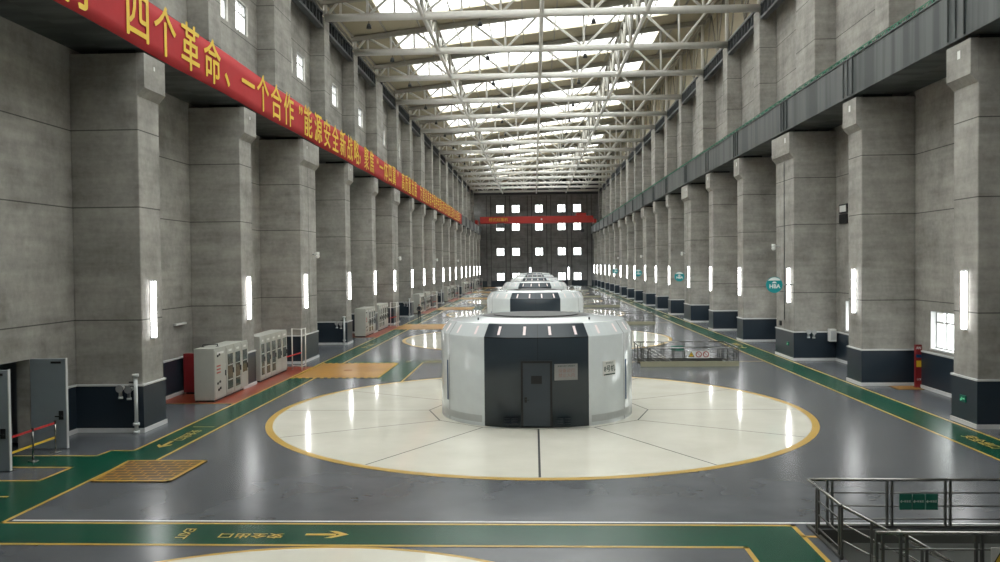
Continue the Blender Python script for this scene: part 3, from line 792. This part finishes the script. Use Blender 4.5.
for n, (y, l) in enumerate(((26.0, 'slim stainless barrier post close to the open grey door leaf'), (24.8, 'slim stainless barrier post in the middle of the doorway'), (23.7, 'slim barrier post hidden beside the nearer door leaf'))):
    t = st if n == 0 else copy_tree(st); t.location = (-15.97, y, 0); t['label'] = l
for n, (a, c) in enumerate(((24.85, 25.95), (23.75, 24.75))):
    for z, m, nm, cat in ((.98, 'belt_red', 'red', 'belt'), (.5, 'sign_yellow', 'yellow', 'belt')):
        b = MB(); b.hexa([(-15.97+dx, y, z-(.12*sin(pi*(y-a)/(c-a))*0)+dz) for dz in (-.035, .035) for y in (a, c) for dx in (-.005, .005)], m)
        tag(b.build('barrier_belt'), f'{nm} barrier belt stretched across the doorway, ' + ('from the middle post to the far post' if n == 0 else 'from the middle post to the nearer leaf'), cat, 'barrier belts at the double doors')

# ------------------------------------------------------------------ hydrant pipework
def standpipe(y, label):
    t = thing('standpipe', label, 'pipe', (-14.7, y-.25, 0), 'white standpipes on the banner wall plinths')
    MB().tube((0, 0, .1), (0, 0, 2.15), .07, 'pipe_white', 12).build('pipe', t)
    for z in (.0, .3, 2.1): MB().tube((0, 0, z), (0, 0, z+.1), .12, 'pipe_white', 14).build('flange', t)
    MB().bar((0, 0, 1.9), (-.3, .12, 1.88), .05, 'black').build('bracket', t)
def valve(x, y, z, label, cat='valve'):
    t = thing('hydrant_valve', label, cat, (x, y, z), 'hydrant valves on the plinths'); t.scale = (1.3, 1, 1.3)
    MB().tube((0, .13, .05), (0, -.12, .05), .06, 'pipe_white', 10).tube((0, -.08, .1), (0, -.08, -.18), .05, 'aluminium', 10).build('body', t)
    MB().tube((0, -.08, -.18), (0, -.08, -.24), .07, 'pipe_white', 10).build('outlet', t)
    MB().tube((0, -.14, .05), (0, -.17, .05), .11, 'aluminium', 12).build('hand_wheel', t)
for n in range(4):
    y = bay_y(3*n)-.4
    standpipe(y, 'white standpipe with flanges on the ' + ('dark plinth by the double doors' if n == 0 else f'{ORD[3*n]} pillar plinth of the banner wall'))
    valve(-15.27, y-.18, 1.6, f'small hydrant valve farther from the standpipe, {ORD[3*n]} plinth of the {BW}')
    valve(-14.95, y-.18, 1.56, f'small hydrant valve next to the standpipe, {ORD[3*n]} plinth of the {BW}')
valve(16.68, 49.86, 1.72, 'white hydrant valve on the third plinth opposite the banner, wall end'); valve(17.0, 49.86, 1.7, 'white hydrant valve on the third plinth opposite the banner, hall end')

# ------------------------------------------------------------------ round teal signs, cameras, small wall things opposite the banner
def teal():
    t = thing('round_sign', 'x', 'sign', (0, 0, 0), 'round teal signs on the pillars')
    n = 40; b = MB(); r = .5
    P = [(r*cos(2*pi*i/n), r*sin(2*pi*i/n)) for i in range(n)]
    b.v += [(x, y, z) for y in (-.03, .03) for x, z in P]; b.face(list(range(n)), 'teal'); b.face([2*n-1-i for i in range(n)], 'teal')
    for i in range(n): b.face([i, n+i, n+(i+1) % n, (i+1) % n], 'teal')
    b.build('disc', t)
    b = MB(); Q = [(.465*cos(a), .465*sin(a)) for a in [math.radians(35+110*i/20) for i in range(21)]]
    b.v += [(x, -.036, z) for x, z in Q]; b.face(list(range(21)), 'white_text'); b.build('white_segment', t)
    b = MB(); b.v += [(-.16, -.036, .1), (.16, -.036, .1), (.07, -.036, .2), (-.07, -.036, .2)]; b.face([0, 1, 2, 3], 'white_text')
    b.text('HBA', .34, frame((.02, -.037, -.1), *FACE_CAM), 'white_text', .03); b.build('lettering', t)
    MB().box(.5, 1.1, -.03, .03, -.05, .05, 'aluminium').build('bracket', t)
    return t
ts = teal()
for n, i in enumerate((2, 5, 8, 11)):
    t = ts if n == 0 else copy_tree(ts); t.location = (14.78, bay_y(i)+.25, 4.66)
    t['label'] = f'round teal sign with white letters bracketed to the {ORD[i]} pillar opposite the banner'
def seccam():
    t = thing('security_camera', 'x', 'camera', (0, 0, 0), 'white security cameras on the pillars')
    MB().tube((0, 0, .1), (.35, 0, .2), .04, 'lamp_case', 8).build('arm', t)
    MB().tube((.35, 0, .05), (.35, 0, .28), .12, 'sign_white', 12).build('housing', t)
    MB().ball((.35, 0, 0), .14, 'sign_white').build('dome', t)
    return t
sc = seccam(); ft = True
for i in (2, 5, 8, 11):
    for side in 'LR':
        t = sc if ft else copy_tree(sc); ft = False
        t.location = (LX, bay_y(i)-.4+2.6, 6.75) if side == 'L' else (RX, bay_y(i)+3.0, 6.95); t.rotation_euler.z = 0 if side == 'L' else pi
        t['label'] = f'white dome security camera on the {ORD[i]} pillar down the {BW if side == "L" else GW}'
for z, m, l in ((9.2, 'sign_white', 'square white panel in a black frame high on the wall, topmost of two'), (8.6, 'black', 'square black panel high on the wall, below the white one')):
    t = MB().box(WR-.08, WR-.002, 48.2, 49.4, z-.27, z+.27, 'black').build('wall_panel'); tag(t, l, 'panel')
    MB().box(WR-.09, WR-.08, 48.32, 49.28, z-.19, z+.19, m).build('face_plate', t)
def exit_sign(y, i):
    t = MB().box(RX-.08, RX-.042, y-.2, y+.2, .83, 1.07, 'sign_green').build('exit_sign'); tag(t, f'small green exit sign on the dark plinth of the {ORD[i]} pillar opposite the banner', 'sign')
    b = MB(); x = RX-.083
    b.box(x, x+.003, y-.15, y-.0, .93, .97, 'exit_lit'); b.box(x, x+.003, y+.03, y+.08, .95, 1.0, 'exit_lit'); b.box(x, x+.003, y+.03, y+.14, .89, .94, 'exit_lit'); b.box(x, x+.003, y+.1, y+.16, .86, .9, 'exit_lit')
    b.build('running_figure', t)
exit_sign(30.45, 0); exit_sign(51.1, 2)
t = MB().box(RX-.1, RX-.001, 52.5, 52.8, 1.98, 2.28, 'black').build('wall_socket'); tag(t, 'small black socket box above the plinth of the third pillar opposite the banner', 'socket box')
MB().box(RX-.11, RX-.1, 52.55, 52.75, 2.03, 2.23, 'steel_dark').build('cover', t)
t = MB().box(17.9, 18.3, 49.6, 49.985, 1.2, 1.95, 'sign_white').build('document_box'); tag(t, 'white document box fixed to the third plinth opposite the banner', 'box')
MB().box(17.95, 18.25, 49.59, 49.6, 1.3, 1.85, 'lamp_case').build('door', t)
t = MB().tube((RX-.035, 51.86, 2.4), (RX-.035, 51.86, 12.3), .02, 'steel_dark', 6).build('conduit'); tag(t, 'thin dark conduit up the third pillar opposite the banner', 'conduit')
# fire board and mat
t = thing('fire_board', 'tall red fire safety board with yellow square in the wall corner', 'fire board', (18.27, 39.1, 0))
MB().box(-.15, .15, 0, .14, .06, 2.06, 'fire_red').build('board', t); MB().box(-.16, .16, -.03, .17, 0, .06, 'fire_red').build('foot', t)
MB().box(-.1, .12, -.008, 0, 1.0, 1.3, 'sign_yellow').build('yellow_panel', t)
b = MB(); b.text('消防', .13, frame((0, -.006, 1.9), *FACE_CAM), 'white_text', .01); b.box(-.12, .12, -.006, 0, 1.45, 1.6, 'slit_blue'); b.text('119', .14, frame((0, -.008, .4), *FACE_CAM), 'white_text', .01); b.build('lettering', t)
t = MB().box(17.1, 18.3, 38.6, 39.65, 0, .02, 'paint_orange').build('floor_mat'); tag(t, 'orange mat on the floor before the red fire board', 'mat'); t2 = MB().line([(17.14, 38.64), (18.26, 38.64), (18.26, 39.6), (17.14, 39.6)], .06, .022, 'box_brown', True).build('edge', t)
t = thing('fire_cabinet', 'red fire cabinet half hidden behind the first grey cabinet bank', 'fire cabinet', (-16.5, 37.9, 0))
MB().box(-.4, .4, 0, .35, .1, 1.95, 'fire_red').build('body', t, bevel=.01); MB().box(-.34, .34, -.02, 0, .2, 1.85, 'fire_red').build('door', t); MB().box(-.3, .3, .04, .3, 0, .1, 'black').build('plinth', t)
t = MB().box(WL+.01, WL+.14, 37.3, 38.5, 3.34, 3.44, 'lamp_case').build('wall_tube'); tag(t, 'unlit slim white batten on the wall above the first cabinet bank', 'batten'); MB().box(WL+.14, WL+.16, 37.35, 38.45, 3.36, 3.42, 'sign_white').build('diffuser', t)

# ------------------------------------------------------------------ stair railings
def railing():
    t = thing('stair_railing', 'x', 'railing', (0, 0, 0), 'stainless railings round the stairwells')
    y0, y1, ym, x0, x1 = 14.95, 18.6, 16.6, 6.22, 11.85; r = .03
    def run(p, q, posts, bottom=0):
        p, q = Vector(p), Vector(q)
        MB().tube(p+Vector((0, 0, 1.1)), q+Vector((0, 0, 1.1)), .035, 'stainless', 10).build('handrail', t)
        b = MB()
        pa = p+(q-p)*posts[0]
        for z in (.8, .5, .2): b.tube(pa+Vector((0, 0, z)), q+Vector((0, 0, z)), .018, 'stainless_dark', 6)
        b.build('mid_rail', t)
        for f in posts:
            c = p+(q-p)*f; d = (q-p).normalized()*.055
            for s in (-1, 1):
                e = c+d*s; MB().bar(e, e+Vector((0, 0, 1.08)), .045, 'stainless_dark', .06).build('post', t)
    L = x1-x0
    run((x0, y1, 0), (x1, y1, 0), [(6.7-x0)/L, (8.04-x0)/L, (9.34-x0)/L, (10.6-x0)/L, .99])
    run((x0, y0, 0), (x1, y0, 0), [.012, (6.72-x0)/L, (8.07-x0)/L, (9.4-x0)/L, (10.7-x0)/L, .99])
    run((x0, y1, 0), (x0, ym, 0), [.3, .97])
    run((x1, y1, 0), (x1, y0, 0), [.3, .7])
    b = MB()
    for yy in (ym, y0+.16):
        p, q = Vector((x0+(0 if yy > 16 else .45), yy, 1.1)), Vector((x0+4.6, yy, -1.4))
        b = MB(); b.tube(p, q, .033, 'stainless', 10); b.build('stair_handrail', t)
        b = MB()
        for dz in (.35, .7): b.tube(p-Vector((0, 0, dz)), q-Vector((0, 0, dz)), .014, 'stainless', 6)
        b.build('mid_rail', t)
        for f in (.13, .35, .57):
            c = p+(q-p)*f; MB().bar(c-Vector((0, 0, 1.05)), c, .045, 'stainless_dark').build('post', t)
    b = MB()
    for q in ((x0-.04, x1+.04, y1-.04, y1+.04), (x0-.04, x1+.04, y0-.04, y0+.04), (x0-.04, x0+.04, ym, y1), (x1-.04, x1+.04, y0, y1)): b.box(*q, 0, *((.3, 'kerb') if q[3]-q[2] < .1 and q[3] < y1-1 else (.06, 'stainless_dark')))
    b.build('kerb', t)
    return t
rl = railing()
for k in range(6):
    t = rl if k == 0 else copy_tree(rl); t.location = (0, PITCH_U*k, 0)
    t['label'] = ('stainless stair railing close to the camera with green signs on it' if k == 0 else f'stainless stair railing beside the {ORD[k]} white pit cover' if k == 1 else f'stainless stair railing, {ORD[k]} of the row down the hall')
for n, x in enumerate((8.24, 8.53, 8.82)):
    t = MB().box(x, x+.275, 18.54, 18.56, .43, .79, 'sign_green').build('direction_sign'); tag(t, ('green direction sign on the railing, beside the double post', 'green direction sign on the railing, between two green signs', 'green direction sign on the railing, farther along from the corner')[n], 'sign', 'green direction signs on the stair railing')
    b = MB(); b.text('←', .1, frame((x+.055, 18.535, .62), *FACE_CAM), 'white_text', .02); b.text('安全区', .052, frame((x+.175, 18.535, .62), *FACE_CAM), 'white_text', .01); b.build('lettering', t)
def tri_sign(x, y, z, s, label):
    t = MB().box(x-s/2, x+s/2, y-.012, y, z-s/2, z+s/2, 'sign_white').build('warning_sign'); tag(t, label, 'sign')
    b = MB(); k = s*.42
    for sc_, m, d in ((1, 'black', .002), (.74, 'sign_yellow', .004)):
        i = len(b.v); b.v += [(x-k*sc_, y-.012-d, z-.33*s*sc_-.02*s), (x+k*sc_, y-.012-d, z-.33*s*sc_-.02*s), (x, y-.012-d, z+.4*s*sc_-.02*s)]; b.face([i, i+1, i+2], m)
    i = len(b.v); b.v += [(x-.04*s, y-.018, z-.2*s), (x+.07*s, y-.018, z-.02*s), (x-.02*s, y-.018, z-.02*s), (x+.05*s, y-.018, z+.18*s), (x-.07*s, y-.018, z-.06*s), (x+.02*s, y-.018, z-.06*s)]
    b.face([0+i, 1+i, 2+i], 'black'); b.face([3+i, 4+i, 5+i], 'black'); b.build('symbol', t)
tri_sign(8.43, 14.9, .68, .36, 'white warning sign with yellow triangle on the railing close to the camera')
t = MB().box(8.55, 9.35, 51.02, 51.04, .55, .85, 'sign_green').build('direction_sign'); tag(t, 'green sign on the railing beside the second pit cover', 'sign'); MB().text('安全出口', .16, frame((8.95, 51.015, .7), *FACE_CAM), 'white_text').build('lettering', t)
tri_sign(9.12, 47.37, .72, .44, 'white sign with yellow triangle on the railing beside the second pit cover')
for n, x in enumerate((9.55, 9.97)):
    t = MB().box(x-.21, x+.21, 47.36, 47.37, .5, .94, 'sign_white').build('prohibition_sign'); tag(t, 'white sign with red ring on the railing, ' + ('next to the yellow triangle' if n == 0 else 'farther from the yellow triangle'), 'sign', 'red ring signs on the railing')
    b = MB(); N_ = 24
    for i in range(N_):
        a, c = 2*pi*i/N_, 2*pi*(i+1)/N_; j = len(b.v)
        b.v += [(x+r_*cos(q), 47.355, .72+r_*sin(q)) for r_, q in ((.13, a), (.18, a), (.18, c), (.13, c))]; b.face([j, j+1, j+2, j+3], 'red_text')
    j = len(b.v); b.v += [(x-.12, 47.354, .82), (x-.1, 47.354, .84), (x+.12, 47.354, .62), (x+.1, 47.354, .6)]; b.face([j, j+3, j+2, j+1], 'red_text'); b.build('ring', t)

# ------------------------------------------------------------------ person in dark clothes
def skin_mesh(name, pts, edges, radii, mat, parent=None, loc=(0, 0, 0), sub=1):
    me = bpy.data.meshes.new(name); me.from_pydata(pts, edges, []); me.materials.append(M[mat])
    o = bpy.data.objects.new(name, me); COL.objects.link(o); o.location = loc
    if parent: o.parent = parent; o.location = (0, 0, 0)
    m = o.modifiers.new('skin', 'SKIN'); m.use_smooth_shade = True
    for v, r in zip(me.skin_vertices[0].data, radii): v.radius = r if isinstance(r, tuple) else (r, r)
    me.skin_vertices[0].data[0].use_root = True
    s = o.modifiers.new('sub', 'SUBSURF'); s.levels = sub; s.render_levels = sub
    return o
P = [(0, 0, .95), (0, 0, 1.12), (0, 0, 1.32), (0, .0, 1.44), (0, -.01, 1.52), (0, -.02, 1.58)]
E = [(0, 1), (1, 2), (2, 3), (3, 4), (4, 5)]
Rr = [(.15, .11), (.14, .1), (.17, .11), (.13, .09), (.055, .055), (.055, .06)]
def add(pts, start, rad):
    a = start
    for p, r in zip(pts, rad): P.append(p); Rr.append(r); E.append((a, len(P)-1)); a = len(P)-1
for s in (1, -1):
    add([(.09*s, 0, .86), (.1*s, -.01, .48), (.11*s, .02, .1), (.12*s, -.1, .05)], 0, [.095, .065, .045, .04])
    add([(.19*s, 0, 1.41), (.25*s, .03, 1.14), (.06*s, -.2, 1.1)], 3, [.06, .048, .036])
per = skin_mesh('person', P, E, Rr, 'cloth_dark', None, (-12.75, 88.34, 0), 2)
tag(per, 'person in dark clothes standing with folded arms near the grey cabinets', 'person')
hd = MB().ball((0, -.03, 1.67), .1, 'skin', 12, 16, (.8, .95, 1.15)).ball((0, -.125, 1.66), .018, 'skin', 5, 6, (1, 1.2, 1.5))
for s in (1, -1): hd.ball((.034*s, -.115, 1.685), .011, 'hair', 5, 6).ball((.083*s, -.03, 1.67), .022, 'skin', 5, 6, (.5, 1, 1.4))
hd.box(-.022, .022, -.123, -.115, 1.612, 1.618, 'fire_red')
hd.build('head', per)
MB().ball((0, -.005, 1.705), .104, 'hair', 10, 14, (.86, .95, 1.0)).build('hair', per)
for s in (1, -1):
    hp = [(.06*s, -.2, 1.1), (.0, -.225, 1.105)]; he = [(0, 1)]; hr = [.026, (.03, .02)]
    for j in range(4):
        k = len(hp); z = 1.13-.017*j; hp += [(-.03*s, -.235, z), (-.06*s, -.235+.006*j, z-.005), (-.085*s+.006*abs(j-1)*s, -.22, z-.008)]; he += [(1, k), (k, k+1), (k+1, k+2)]; hr += [.0095, .009, .008]
    k = len(hp); hp += [(.02*s, -.245, 1.14), (-.005*s, -.25, 1.165)]; he += [(0, k), (k, k+1)]; hr += [.011, .009]
    skin_mesh('hand', hp, he, hr, 'skin', per)
for s in (1, -1): MB().ball((.115*s, -.06, .045), .05, 'shoe', 6, 10, (.9, 2.3, .9)).build('shoe', per)
